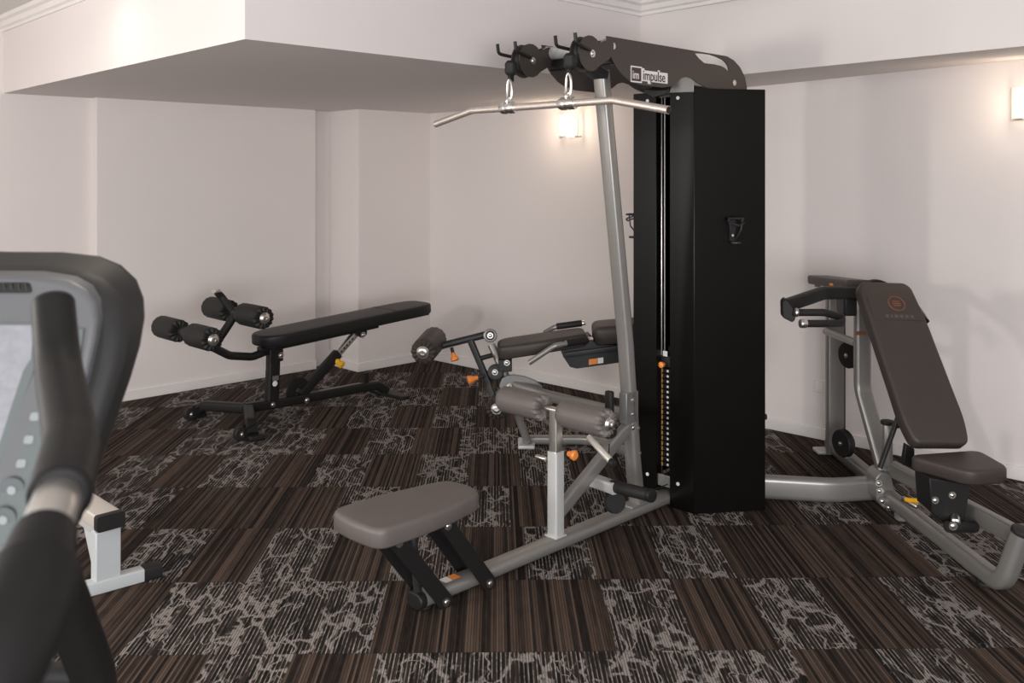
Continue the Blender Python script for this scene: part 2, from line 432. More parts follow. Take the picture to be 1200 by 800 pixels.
struct('wall_back', slab([(2.3,-2.1,0),(6.5,-2.1,0),(6.5,-2.3,0),(2.3,-2.3,0)], UP*2.63), 'wall')
struct('wall_side', slab([(6.0,-2.1,0),(6.0,2.4,0),(6.2,2.4,0),(6.2,-2.1,0)], UP*2.63), 'wall')
# wall lamps
def sconce(px, label, en=3.6):
    p = wallR(px); o = thing('wall_sconce', label, 'wall lamp', p+UP*1.89+nR*.0, 'lit glass wall lamps')
    c = p+UP*1.97
    obj('back_plate', box(c+nR*.008, uR*.055, nR*.008, UP*.075), 'chrome', o, bevel=.003)
    bm = new()                                        # curved glass shade
    out = []
    for i in range(13):
        a = PI*i/12; out.append(uR*(-.098*math.cos(a))+nR*(.012+.085*math.sin(a)))
    inn = []
    for i in range(13):
        a = PI*(12-i)/12; inn.append(uR*(-.094*math.cos(a))+nR*(.012+.081*math.sin(a)))
    slab([p+q+UP*1.895 for q in out+inn], UP*.165, bm)
    obj('glass_shade', bm, 'glass', o, label='curved clear glass shade')
    obj('rail', slab([p+q*1.02+UP*1.886 for q in out+inn], UP*.012), 'chrome', o)
    bb = c+nR*.045
    obj('bulb', lathe(bb-UP*.05, bb+UP*.05, [(0,0),(.002,.016),(.02,.020),(.05,.030),(.07,.028),(.085,.018),(.092,0)], 20), 'bulb', o, label='glowing warm bulb')
    ld = bpy.data.lights.new('sconce_glow', 'POINT'); ld.energy = en; ld.color = (1,.82,.62); ld.shadow_soft_size = .05
    lo_ = bpy.data.objects.new('sconce_glow', ld); C.objects.link(lo_); lo_.location = c+nR*.15
sconce(671, 'lit glass wall lamp behind the top of the tilted silver upright')
sconce(1211, 'lit glass wall lamp at the far right edge under the bulkhead', 2.6)
# power outlet
po = wallR(961.5); zo = CH-(452-HZ)*po.y/F
ot = thing('power_outlet', 'small white power outlet low on the wall behind the rear post', 'outlet', po+UP*(zo-.04)+nR*.001)
obj('cover_plate', box(po+UP*zo+nR*.005, uR*.04, nR*.004, UP*.04), 'outlet', ot, bevel=.004)
obj('socket', box(po+UP*zo+nR*.010, uR*.022, nR*.002, UP*.022), 'trim', ot, bevel=.002)

# ------------------------------------------------------------------ multi gym
gym = thing('multi_station_gym', 'large silver and black multi station gym machine with tall black weight tower', 'gym machine', (.95,4.6,0))
Y_ = lambda *a: None
# --- tower
A_, B_ = L(1.536,-.181,0), L(1.536,.178,0); C_ = Vector((1.2115,4.43,0))
D_, E_ = Vector((1.30,4.80,0)), Vector((.86,4.92,0))
TT = 2.013
def sheet(poly, z0, z1, th=.004):
    poly = [Vector(p) for p in poly]; n = len(poly); off = []
    for i, p in enumerate(poly):
        ds = []
        if i > 0: ds.append((p-poly[i-1]).normalized())
        if i < n-1: ds.append((poly[i+1]-p).normalized())
        ns = [Vector((-d.y, d.x, 0)) for d in ds]; k = sum(ns, Vector()).normalized()
        off.append(p+k*th/max(.35, k.dot(ns[0])))
    return slab([Vector((p.x,p.y,z0)) for p in poly+off[::-1]], UP*(z1-z0))
rp = obj('tower_cover', sheet([L(1.580,-.042,0), L(1.536,-.042,0), A_, C_, D_], .002, TT), 'shroud', gym, bevel=.0025, smooth=30)
lp = obj('tower_cover', sheet([E_, B_, L(1.536,.038,0), L(1.580,.038,0)], .062, TT-.004), 'shroud', gym, bevel=.0025, smooth=30)
obj('tower_cover', sheet([D_+Vector((-.002,.004,0)), E_+Vector((.004,.004,0))], .03, TT-.01), 'shroud', gym)
ins = [A_+Vector((.01,.03,0)), C_+Vector((-.01,.01,0)), D_+Vector((-.01,-.01,0)), E_+Vector((0,-.012,0)), B_+Vector((.02,.0,0))]
obj('tower_lid', slab([p+UP*(TT-.03) for p in ins], UP*.012), 'charcoal', gym)
obj('base_plate', slab([p+UP*.004 for p in ins], UP*.05), 'silver', gym)
for px, py, v in ((757,556,.09),(796.5,566,-.09)):
    u, z = lat_uz(px, py, v); bolt(L(1.535,v,z), -U3, .006, lp if v > 0 else rp, 'white')
for px, py, v in ((756,118,.09),(797,115,-.09)):
    u, z = lat_uz(px, py, v); bolt(L(1.535,v,z), -U3, .006, lp if v > 0 else rp, 'white')
# folded tabs at tower top
obj('top_bracket', slab([L(1.532,-.183,1.995), L(1.532,-.183,2.072), L(1.532,-.170,2.080), L(1.532,-.078,2.080), L(1.532,-.060,2.052), L(1.532,-.045,2.000)], U3*-.004), 'grey', gym, bevel=.002)
obj('top_bracket', slab([L(1.530,-.045,2.000), L(1.530,.05,1.985), L(1.530,.10,2.012), L(1.530,.10,2.024), L(1.530,-.045,2.024)], U3*-.004), 'charcoal', gym)
obj('top_beam', tube([L(1.40,0,2.035), L(2.0,0,2.035)], rr(.08,.04)), 'black', gym)
# guide rods, cable and stack inside the slot
for v in (-.052,.054): obj('guide_rod', cyl(L(1.60,v,.09), L(1.60,v,1.99), .0075, n=14), 'chrome', gym)
obj('cable', cyl(L(1.60,.033,.70), L(1.60,.033,2.0), .0035, n=8), 'steel', gym)
ws = obj('selector_stem', lathe(L(1.62,0,.16), L(1.62,0,.80), [(0,0),(0,.012),(.53,.012),(.54,.022),(.60,.022),(.61,.010),(.64,.010),(.64,0)], 18), 'black', gym)
NP = 19; z0, z1 = .17, .655; hh = (z1-z0)/NP
for i in range(NP):
    zc = z0+hh*(i+.5)
    o = obj('weight_plate', box(L(1.632,0,zc), U3*.045, V3*.075, UP*(hh*.44)), 'black', ws, bevel=.0025, seg=1)
    bm = box(L(1.5862,.040,zc), U3*.0012, V3*.0045, UP*hh*.36)
    obj('number_strip', bm, 'stack_orange', ws, label='orange number marking')
    obj('pin_hole', cyl(L(1.5885,.006,zc), L(1.5855,.006,zc), .0062, n=12), 'white', ws, label='pale pin hole ring')
obj('stack_head', box(L(1.632,0,z1+.032), U3*.045, V3*.075, UP*.028), 'charcoal', ws, bevel=.003)
obj('head_label', box(L(1.5855,.020,z1+.072), U3*.001, V3*.013, UP*.013), 'white', ws)
obj('selector_pin', lathe(L(1.590,.024,z1+.020), L(1.50,.024,z1+.020), [(0,.005),(.02,.005),(.021,.014),(.036,.015),(.040,.010),(.041,0)], 18), 'orange', ws, label='orange selector pin knob')
obj('lower_tie', box(L(1.555,0,.115), U3*.006, V3*.05, UP*.028), 'silver', gym, bevel=.002)
# --- bottle holders
def holder(c, n, s):
    c, n, s = Vector(c), Vector(n), Vector(s)
    o = obj('bottle_holder', slab([c+s*-.012-UP*.085, c+s*.012-UP*.085, c+s*.018+UP*.02, c-s*.018+UP*.02], n*.006), 'black', gym, bevel=.002)
    R = .036; cc = c+n*(R+.008)
    def arc(z, a0, a1, k=18): return [cc+s*R*math.cos(math.radians(a0+(a1-a0)*i/k))+n*R*math.sin(math.radians(a0+(a1-a0)*i/k))+UP*z for i in range(k+1)]
    obj('ring', sweep(new(), arc(.028,-80,235), circ(.0045,8)), 'charcoal', o)
    obj('ring', sweep(new(), [p+UP*(.03*abs(i-9)/9) for i, p in enumerate(arc(-.005,-60,240))], circ(.004,8)), 'charcoal', o)
    for sg in (-1,1): obj('strut', sweep(new(), [c+s*.014*sg-UP*.08, cc+s*R*.7*sg-UP*.03, cc+s*R*sg+UP*.028], circ(.004,8)), 'charcoal', o)
    obj('cup_base', cyl(cc-UP*.092, cc-UP*.082, .024), 'charcoal', o)
    bolt(c+n*.006-UP*.055, n, .004, o)
nC = Vector(((C_-A_).y, -(C_-A_).x, 0)).normalized()
fr = ((858-600)/F*A_.y-A_.x)/((C_-A_).x)
fc = on_line(A_, (C_-A_), 858); holder(Vector((fc.x,fc.y,CH-(262-HZ)*fc.y/F)), nC, (C_-A_).normalized())
nE = (V3*1).normalized()
hb = L(1.60,.182,CH-(258-HZ)*4.67/F); holder(hb+Vector((-.0,0,0)), nE, -U3)
obj('side_knob', cyl(Vector((C_.x-.01,4.50,.43)), Vector((C_.x+.026,4.50,.43)), .014), 'rubber', gym)
# --- top twin plates
for v in (-.187, .187):
    P = lambda px, py: lat_uz(px, py, -.187)
    ol = [(.8745,2.189)] + [P(*q) for q in ((712,50),(713.5,60),(717,70),(722,79),(729,88),(738,95),(750,99.5),(775,102.5),(786,101),(793,96),(798,91.5),(804,90),(811,92.5),(818,98))] + [(1.63,2.022),(1.80,2.017),(1.99,2.017),(1.995,2.05),(1.975,2.10),(1.93,2.145),(1.87,2.175),(1.808,2.189)]
    hole = [P(*q) for q in ((813.75,62.5),(822,62.8),(831,64),(839,66.6),(846,70),(850,73.5),(852.5,77.5),(854,84.5),(850,80.5),(845,77.5),(836,75.3),(825,74),(819,69))]
    m4 = frame(L(0,v,0), U3, UP, -V3)
    pl = obj('arm_cover', flat_shape(ol, [hole], m4, .005), 'brown' if v < 0 else 'brown', gym)
    for px, py in ((718,54),(860,97)):
        u, z = P(px, py); bolt(L(u, v-.003, z), -V3, .010, pl)
    if v < 0:                                         # brand mark
        bm = new(); t0 = L(1.048, v-.0032, 2.0215)
        fr4 = frame(t0, U3, UP, -V3)
        def q2(x0,x1,y0,y1,d,mi):
            merge(bm, box(t0+U3*((x0+x1)/2)+UP*((y0+y1)/2)-V3*d, U3*(x1-x0)/2, UP*(y1-y0)/2, V3*.0004), mi)
        q2(-.010,.070,-.014,.057,.0003,0); q2(-.004,.064,-.008,.051,.0009,1)
        merge(bm, text_bm('im', .052, frame(t0+U3*.001+UP*.002-V3*.0016, U3, UP, -V3), offset=.0004, sx=.92), 0)
        q2(.070,.262,-.004,.044,.0003,0); q2(.112,.140,-.014,.044,.00028,0); q2(.186,.202,.04,.052,.00028,0); q2(.070,.088,.04,.052,.00028,0)
        merge(bm, text_bm('impulse', .062, frame(t0+U3*.075+UP*.002-V3*.0014, U3, UP, -V3), offset=.0005, sx=.885), 1)
        obj('brand_logo', bm, ['white','logo_red'], pl, label='white outlined maroon impulse logo')
# cross shaft between the plates
sh = obj('cross_shaft', cyl(L(.905,-.182,2.150), L(.905,.165,2.150), .029), 'silver_light', gym)
obj('shaft_collar', lathe(L(.905,.165,2.150), L(.905,.19,2.15), [(0,0),(0,.024),(.004,.034),(.016,.034),(.02,.028),(.02,.016),(.012,.014),(.012,0)]), 'chrome', sh)
obj('shaft_collar', cyl(L(.905,-.183,2.150), L(.905,-.160,2.15), .036), 'chrome', sh)
# pulley heads with hooks and stops
def head(v):
    c = L(.763, v, 2.105)
    pts = []
    for i in range(15):
        a = math.radians(40+ (320-40)*i/14); pts.append((.074*math.cos(a), .074*math.sin(a)))
    pts += [(.125,-.012),(.150,.030),(.150,.060),(.118,.070)]
    h = obj('pulley_housing', flat_shape(pts, [], frame(c-V3*.024, U3, UP, -V3), .004), 'brown', gym)
    obj('housing_plate', flat_shape(pts, [], frame(c+V3*.024, U3, UP, -V3), .004), 'brown', h)
    obj('pulley', lathe(c-V3*.018, c+V3*.018, [(0,0),(0,.060),(.006,.062),(.018,.050),(.030,.062),(.036,.060),(.036,0)], 36), 'rubber', h)
    bolt(c-V3*.026+U3*.012, -V3, .011, h)
    for dv in (.058, -.040):                          # prongs that park the bar
        b0 = c-U3*.050+V3*dv*.6+UP*.012
        obj('bar_hook', tube([b0+U3*.05, b0-U3*.030+V3*dv*.45+UP*.012, b0-U3*.062+V3*dv*.5+UP*.016, b0-U3*.068+V3*dv*.5+UP*.058], circ(.0075,10), .02), 'black', h)
    obj('cable_stop', lathe(L(.664,v,2.098), L(.664,v,2.02), [(0,0),(0,.016),(.012,.026),(.05,.027),(.062,.020),(.068,.008),(.068,0)]), 'rubber', h)
    obj('cable_clevis', box(L(.664,v,2.022), U3*.012, V3*.008, UP*.014), 'black', h, bevel=.003)
for v in (-.17,.17): head(v)
obj('head_bracket', tube([L(.935,-.183,2.10), L(.935,.183,2.10)], rr(.04,.05,.008)), 'black', gym)
obj('head_arm', tube([L(1.075,0,2.05), L(.935,0,2.10)], rr(.07,.05,.01)), 'charcoal', gym)
# --- upright
pts = [L(1.335,0,.05), L(1.318,0,.16), L(1.302,0,.267), L(1.245,0,.833), L(1.143,0,1.546), L(1.067,0,2.075)]
up_ = obj('upright', tube(fillet(pts, .8), rr(.056,.068,.016), ref=V3), 'silver', gym)
obj('foot_flange', box(L(1.335,0,.064), U3*.085, V3*.036, UP*.006), 'silver', up_, bevel=.003)
for z in (.425,.305):
    for v in (.0305,): bolt(L(1.302-(z-.267)*.1+.012,-.030,z), -V3, .010, up_)
bb_ = obj('base_beam', tube([L(0,0,.036), L(1.62,0,.036)], rr(.082,.056,.026,6)), 'silver', gym)
obj('end_cap', tube([L(-.012,0,.036), L(.022,0,.036)], rr(.088,.062,.030,6)), 'black', bb_, bevel=.006)
obj('front_foot', cyl(L(.035,0,0), L(.035,0,.012), .032), 'rubber', bb_)
obj('warning_label', slab([L(.17,-.018,.0645), L(.205,-.018,.0645), L(.205,.022,.0645), L(.17,.022,.0645)], UP*.0006), 'orange', bb_)
obj('warning_label', slab([L(.13,-.018,.0645), L(.165,-.018,.0645), L(.165,.022,.0645), L(.13,.022,.0645)], UP*.0006), 'white', bb_)
obj('brace', tube([L(.775,0,.155), L(1.30,0,.455)], rr(.040,.062,.012)), 'silver', gym)
for v in (-.031,): bolt(L(1.265,v,.435), -V3, .010, gym)
# --- thigh roller post
ps = obj('roller_post', tube([L(.765,0,.05), L(.765,0,.424)], rr(.056,.056,.010), ref=U3), 'silver_light', gym, label='pale silver roller post')
obj('sliding_post', tube([L(.765,0,.38), L(.765,0,.600)], rr(.044,.044,.006), ref=U3), 'chrome', ps, label='chrome sliding post')
obj('weld_foot', box(L(.765,0,.066), U3*.034, V3*.034, UP*.004), 'silver_light', ps, bevel=.002)
obj('roller_rod', cyl(L(.765,-.30,.598), L(.765,.32,.598), .013), 'chrome', gym)
roller(gym, L(.765,.325,.596), L(.765,.062,.596), .058, capb=False)
roller(gym, L(.765,-.036,.596), L(.765,-.292,.596), .058)
kn = obj('adjust_pin', cyl(L(.735,.03,.39), L(.735,.085,.39), .010), 'chrome', gym)
w = W(672,533,4.15)
obj('knob', lathe(w+V3*.03, w-V3*.02, [(0,0),(0,.012),(.012,.014),(.025,.021),(.038,.023),(.045,.016),(.046,0)]), 'orange', gym, label='orange pull knob')
obj('row_lever', cyl(W(690,512,4.02), W(717,541,3.86), .014), 'cream', gym, label='beige lever with black end')
obj('lever_cap', cyl(W(716,540,3.864), W(720,544,3.84), .016), 'rubber', gym)
# foot peg on its bracket and the low pulley
obj('peg_bracket', tube([W(688,560,4.22), W(722,572,4.05)], rr(.055,.050,.010)), 'silver_light', gym)
obj('foot_peg', cyl(W(716,569,4.08), W(762,580,3.93), .027), 'rubber', gym, label='black ribbed foot peg')
obj('peg_cap', cyl(W(760,579.5,3.937), W(765,581,3.918), .029), 'black', gym)
obj('pulley', lathe(W(722,588,4.10), W(712,586,4.18), [(0,0),(0,.046),(.006,.050),(.014,.042),(.022,.050),(.028,.046),(.028,0)], 32), 'rubber', gym)
obj('cable', cyl(W(714,520,4.12), W(712,560,4.14), .003, n=8), 'rubber', gym)
obj('cable', cyl(W(758,577,4.3), W(788,565,4.55), .003, n=8), 'rubber', gym)
# bracket that ties the leg curl arm to the upright
mb = obj('mount_bracket', box(L(1.255,-.012,.53), U3*.045, V3*.022, UP*.072), 'grey', gym, bevel=.003)
for z in (.565,.50): bolt(L(1.255,-.034,z), -V3, .008, mb)
obj('bracket_pad', box(L(1.165,.03,.53), U3*.014, V3*.02, UP*.082), 'rubber', gym, bevel=.008)
obj('clamp', lathe(L(1.15,.05,.43), L(1.15,-.02,.43), [(0,0),(0,.025),(.02,.03),(.05,.03),(.06,.02),(.06,0)]), 'rubber', gym)
# --- pulldown seat
for v in (-.060,.060):
    for ul, uu in ((.3116,.097),(.0885,-.131)):
        a, b = L(ul,v,.022), L(uu,v,.302); d = (b-a).normalized(); s = d.cross(V3).normalized(); wd = .031
        lk = obj('seat_link', slab(round_poly([a-d*.030-s*wd, a-d*.030+s*wd, b+d*.03+s*wd, b+d*.03-s*wd], .02), V3*(.008 if v > 0 else -.008)), 'black', gym, bevel=.002)
        for p in (a, b): bolt(p+V3*(.009 if v > 0 else -.009), V3*(1 if v > 0 else -1), .011, lk)
obj('seat_post', cyl(L(.010,0,.05), L(-.02,0,.31), .016), 'charcoal', gym)
obj('link_brace', slab([L(.275,-.055,.07), L(.305,-.055,.035), L(.135,-.055,.285), L(.095,-.055,.285)], V3*.11), 'black', gym)
obj('seat_plate', slab([L(-.20,-.068,.318), L(.16,-.068,.318), L(.16,.068,.318), L(-.20,.068,.318)], UP*.022), 'black', gym, bevel=.004)
ol = round_poly([L(-.280,-.145,.335), L(-.02,-.152,.335), L(.24,-.098,.335), L(.262,0,.335), L(.24,.098,.335), L(-.02,.152,.335), L(-.280,.145,.335), L(-.295,0,.335)], [.05,.3,.06,.1,.06,.3,.05,.1])
obj('seat_pad', pad(ol, UP, .070, .020, .006), 'vinyl', gym, smooth=60)

# ------------------------------------------------------------------ leg curl station (same machine)
def K(px, py, Y=5.5): return W(px, py, Y)
obj('leg_curl_arm', tube([K(597,450,5.38), K(640,463,5.2), K(736,487,4.36)], rr(.05,.06,.022,6), .3), 'silver', gym)
obj('leg_curl_upright', tube([K(576,404,5.5), K(598,452,5.42), K(608,490,5.45), K(618,517,5.47)], rr(.06,.045,.016), .12, ref=Vector((1,0,0))), 'silver', gym)
ft = obj('rear_base', tube([K(612,515,5.52), K(700,515,5.45), Vector((.80,4.95,.05))], rr(.055,.05,.016), .3), 'silver', gym)
obj('base_foot', box(Vector((.085,5.5,.012)), Vector((.05,0,0)), Vector((0,.09,0)), UP*.012), 'silver_light', ft, bevel=.008)
def ell(cx, cy, w, h, Y, rot=0):
    return [K(cx+w*math.cos(a)*math.cos(rot)-h*math.sin(a)*math.sin(rot), cy+w*math.cos(a)*math.sin(rot)+h*math.sin(a)*math.cos(rot), Y) for a in [2*PI*i/28 for i in range(28)]]
cam_ol = [K(*q, 5.34) for q in ((585,452),(588,444),(594,440),(602,439),(615,441),(628,446),(634,452),(635,457),(628,459),(612,460),(600,463),(592,461),(587,458))]
obj('cam_plate', slab(cam_ol, (0,.02,0)), 'grey', gym, bevel=.003)
bolt(K(596.5,452.5,5.32), (0,-1,0), .011, gym); bolt(K(621,459.5,5.28), (0,-1,0), .011, gym)
# lever with rollers
pv = obj('pivot_hub', cyl(K(574.5,393,5.32), K(574.5,393,5.62), .040), 'grey', gym)
obj('pivot_cap', cyl(K(574.5,393,5.30), K(574.5,393,5.32), .026), 'rubber', pv)
bolt(K(574.5,393,5.298), (0,-1,0), .012, pv)
lv_ = obj('curl_lever', tube([K(573,391,5.42), K(517,405,5.42)], circ(.021,16)), 'charcoal', gym)
obj('lever_tip', cyl(K(519,404.5,5.42), K(505,408,5.42), .015), 'chrome', lv_, label='chrome lever tip')
obj('lever_strut', tube([K(551,398,5.42), K(573,450,5.40), K(579,468,5.38)], rr(.036,.036,.008), .08), 'charcoal', lv_)
obj('strut_tip', cyl(K(572,448,5.40), K(580,470,5.38), .014), 'chrome', lv_)
obj('cam_disc', cyl(K(581,436,5.36), K(581,436,5.48), .048), 'charcoal', lv_)
bolt(K(580,436,5.355), (0,-1,0), .012, lv_)
obj('lever_stop', cyl(K(562,420,5.41), K(577,416,5.41), .014), 'rubber', lv_)
for a, b in (((529,407),(533,421)),((568,440),(550,445))):
    A, B = K(*a, 5.38), K(*b, 5.36); d = (B-A).normalized(); ln = (B-A).length
    obj('pin', cyl(A, A+d*ln*.6, .010), 'charcoal', lv_)
    obj('knob', lathe(A+d*ln*.45, B, [(0,0),(0,.012),(.012,.013),(ln*.25,.015),(ln*.45,.024),(ln*.62,.025),(ln*.66,.018),(ln*.66,0)]), 'orange', lv_, label='orange pull knob')
roller(gym, K(510,396,5.52), K(495.5,413,5.24), .074, m='vinyl_dark', capb=True)
roller(gym, K(588,469,5.50), K(582,479,5.26), .064, m='vinyl_dark', capb=True)
# pads
def xpad(pxs, z, Y0, Y1, th, m, r=.05):
    x0, x1 = pxs
    ol = round_poly([Vector((x0,Y0,0)), Vector((x1,Y0,0)), Vector((x1,Y1,0)), Vector((x0,Y1,0))], r)
    return ol
zl, zr_ = .535, .615
xl, xr = K(584,410,5.36).x, K(690,400,5.4).x
tilt = Vector((xr-xl,0,zr_-zl)).normalized(); tn = Vector((-tilt.z,0,tilt.x))
pl0 = Vector((xl,5.34,zl)); ln = (xr-xl)
ol = round_poly([pl0+tilt*-.0, pl0+tilt*(ln*.5)+Vector((0,-.01,0)), pl0+tilt*ln+Vector((0,.03,0)), pl0+tilt*ln+Vector((0,.26,0)), pl0+tilt*(ln*.5)+Vector((0,.30,0)), pl0+Vector((0,.29,0))], [.07,.2,.05,.05,.2,.07])
obj('thigh_pad', pad(ol, tn, .075, .022, .004), 'vinyl_dark', gym, smooth=60)
q0_ = K(698,405,5.36); ol = round_poly([q0_, q0_+Vector((.36,0,.03)), q0_+Vector((.36,.28,.03)), q0_+Vector((0,.28,0))], .06)
obj('chest_pad', pad(ol, Vector((-.08,0,1)), .105, .035, .004), 'vinyl_dark', gym, smooth=60)
sp_ = [K(*q, 5.40) for q in ((655,405),(661,402),(692,395),(700,404),(745,403),(745,428),(725,425),(676,432),(668,430),(660,418))]
sd = obj('side_plate', slab(sp_, (0,.20,0)), 'charcoal', gym, bevel=.004)
obj('warning_label', slab([K(*q, 5.397) for q in ((690,421),(700,419.5),(700,426),(690,427.5))], (0,-.001,0)), 'orange', sd)
obj('warning_label', slab([K(*q, 5.397) for q in ((700.5,419.4),(707,418.5),(707,425),(700.5,426))], (0,-.001,0)), 'white', sd)
obj('side_rail', tube([K(662,416,5.38), K(735,406,5.38)], rr(.012,.03,.004)), 'charcoal', sd)
bolt(K(664,404,5.37), (0,-1,0), .01, sd)
h1 = obj('grip_handle', tube([K(620,425,5.22), K(650,405,5.20), K(664,402,5.22)], circ(.0155,14), .05), 'silver', gym)
obj('grip_sleeve', cyl(K(658,403,5.22), K(688,398,5.30), .022), 'rubber', h1, label='black foam grip')
obj('grip_end', cyl(K(687,398,5.30), K(694,397,5.32), .014), 'chrome', h1)
h2 = obj('grip_handle', tube([K(638,390,5.66), K(648,384,5.68), K(656,381.5,5.68)], circ(.0155,14), .05), 'silver', gym)
obj('grip_sleeve', cyl(K(652,382.5,5.68), K(682,378.5,5.68), .020), 'rubber', h2, label='black foam grip')
obj('grip_end', cyl(K(680,378.8,5.68), K(686,378,5.68), .014), 'chrome', h2)
obj('pad_bracket', box(K(592,425,5.45), Vector((.04,0,0)), Vector((0,.09,0)), UP*.035), 'charcoal', gym, bevel=.006)
bolt(K(594,425,5.355), (0,-1,0), .012, gym)

# ------------------------------------------------------------------ press station (same machine)
J = Vector((1.80,4.50,.07))
obj('link_beam', tube([Vector((1.215,4.57,.070)), Vector((1.56,4.52,.066)), Vector((1.80,4.55,.070))], rr(.062,.116,.028,6), .4), 'silver', gym)
jt = obj('joint_block', slab(round_poly([W(1026,560,4.40),W(1034,552,4.40),W(1044,556,4.40),W(1050,580,4.40),W(1048,598,4.40),W(1036,596,4.40),W(1027,586,4.40)], .02), (0,.12,0)), 'silver', gym, bevel=.005)
for px, py in ((1030,566),(1034,587),(1042,594.5),(1031,575)): bolt(W(px,py,4.385), (0,-1,0), .011, jt)
obj('joint_plate', slab(round_poly([W(1047,605,4.33),W(1060,606,4.30),W(1062,611,4.28),W(1052,611,4.30)], .01), UP*.02), 'silver', jt)
lb = obj('lower_beam', tube([Vector((1.795,4.42,.072)), Vector((1.866,3.52,.044)), Vector((1.912,3.47,.262))], rr(.064,.070,.022,6), [.085]), 'silver', gym)
obj('end_cap', cyl(Vector((1.911,3.471,.257)), Vector((1.915,3.467,.278)), .040), 'rubber', lb)
obj('beam_foot', cyl(Vector((1.855,3.62,0)), Vector((1.855,3.62,.016)), .035), 'rubber', lb)
obj('seat_rail', tube([W(1046,549,4.42), W(1194,629,3.50)], rr(.050,.072,.012)), 'silver', gym)
obj('rear_base', tube([Vector((1.845,5.36,.05)), Vector((1.83,4.50,.06))], rr(.07,.07,.02)), 'silver', gym)
rp_ = obj('rear_post', tube([W(979,334,5.30), W(979,531,5.30)], rr(.105,.055,.014), ref=Vector((0,1,0))), 'silver', gym)
obj('base_foot', box(Vector((1.83,5.36,.010)), Vector((.075,0,0)), Vector((0,.05,0)), UP*.010), 'silver_light', rp_, bevel=.006)
pu = obj('press_upright', tube([W(1010.5,338,4.62), W(1010.5,455,4.62), W(1040,560,4.44)], rr(.052,.080,.018,6), [.16], ref=Vector((1,0,0))), 'silver', gym)
obj('warning_label', slab([W(*q, 4.575) for q in ((1003,388.5),(1014,388),(1014,392),(1003,392.5))], (0,-.002,0)), 'burnt', pu)
obj('cross_tie', tube([W(968,388,5.24), W(1004,402,4.66)], circ(.020,14)), 'silver', gym)
obj('top_beam', tube([W(959,327.5,5.30), W(1006,334,4.62)], rr(.12,.05,.012)), 'brown', gym)
bolt(W(957,328,5.235), (-.3,-1,0), .014, gym)
obj('top_post_cap', tube([W(958,326,5.22), W(958,336,5.22)], rr(.03,.03,.008), ref=Vector((0,1,0))), 'silver', gym)
for px, py, Y, r in ((995.5,416,4.95,.070),(988.5,519,4.98,.074)):
    p = obj('pulley', lathe(W(px,py,Y)-Vector((.020,.007,0)), W(px,py,Y)+Vector((.020,.007,0)), [(0,0),(0,r*.93),(.008,r),(.021,r*.82),(.034,r),(.042,r*.93),(.042,0)], 32), 'rubber', gym)
    bolt(W(px,py,Y)-Vector((.022,.008,0)), (-.93,-.33,0), .009, p)
obj('cable', cyl(W(990,340,4.97), W(990,515,4.97), .003, n=8), 'rubber', gym)
obj('cable', cyl(W(978,540,4.98), W(905,568,4.62), .003, n=8), 'rubber', gym)
# press lever and its grip
lev = [W(1006,343,4.60), W(965,343,4.52), W(921,358,4.36)]
pr = obj('press_lever', tube(lev, rr(.040,.062,.010), [.10]), 'black', gym, bevel=.0)
obj('lever_end', slab(round_poly([W(916.5,353,4.33), W(921,349.5,4.33), W(930,361,4.30), W(932.5,374,4.30), W(929,378,4.30), W(917,372,4.33)], .012), (.012,.075,0)), 'black', pr, bevel=.005)
obj('press_grip', tube([W(928,366,4.31), W(966,366,4.33), W(987,372,4.40), W(986,378.5,4.34), W(968,379,4.26), W(944,379,4.22)], circ(.0175,16), .06), 'rubber', pr)
obj('grip_ring', cyl(W(931,366,4.30), W(935,366,4.30), .021), 'chrome', pr)
obj('grip_end', cyl(W(945,379,4.22), W(937.5,379,4.215), .0205), 'chrome', pr, label='chrome grip end')
obj('pivot_block', box(W(996,352,4.66), Vector((.05,0,0)), Vector((0,.06,0)), UP*.07), 'charcoal', gym, bevel=.01)
obj('lever_knob', dome(W(974,333.5,4.70), (0,-.3,1), .011, .008), 'orange', gym)
obj('press_lever', tube([W(1006,338,4.68), W(1030,332,4.72), W(1070,360,4.60), W(1082,378,4.50)], rr(.040,.055,.010), [.06,.06]), 'black', gym)
# reclined backrest
bc, tc_ = W(1104,521,3.90), W(1036.5,331,4.40)
bu = (tc_-bc); BL = bu.length; bu.normalize(); br_ = Vector((.985,.174,0)); br_ = (br_-bu*br_.dot(bu)).normalized(); bn = br_.cross(bu).normalized()
if bn.y > 0: bn = -bn
def BK(r, t, n=0): return bc+br_*r+bu*t+bn*n
hw = .142
ol = round_poly([BK(-hw+.02,0), BK(hw-.02,0), BK(hw,.10), BK(hw,BL*.72), BK(hw-.020,BL*.97), BK(hw-.045,BL), BK(-hw+.020,BL), BK(-hw-.0,BL*.95), BK(-hw,BL*.6), BK(-hw,.10)], [.03,.03,.1,.2,.04,.03,.03,.06,.2,.1])
ol = [p-bn*.05 for p in ol]
bk = obj('backrest', pad(ol, bn, .062, .018, .003), 'vinyl_dark', gym, smooth=60)
t0, t1 = BL*.735, BL*.895
obj('head_cover', slab([BK(-hw+.018,t0,.0135), BK(hw-.020,t0,.0135), BK(hw-.032,t1,.0135), BK(-hw+.020,t1,.0135)], bn*.0025), 'vinyl_dark', bk, bevel=.001)
ec = BK(.012, BL*.845, .0168)
bm = new()
ring = lambda R, r: merge(bm, sweep(new(), [ec+br_*R*math.cos(2*PI*i/36)*1.05+bu*R*math.sin(2*PI*i/36) for i in range(37)], circ(r,6), bn), 0)
ring(.038,.0024)
for k in (-1,0,1): merge(bm, box(ec+bu*k*.011, br_*(.021-.004*abs(k)), bu*.0026, bn*.0012), 0)
obj('emblem', bm, 'burnt', bk, label='burnt orange ring emblem')
bm = new(); xx = -.085
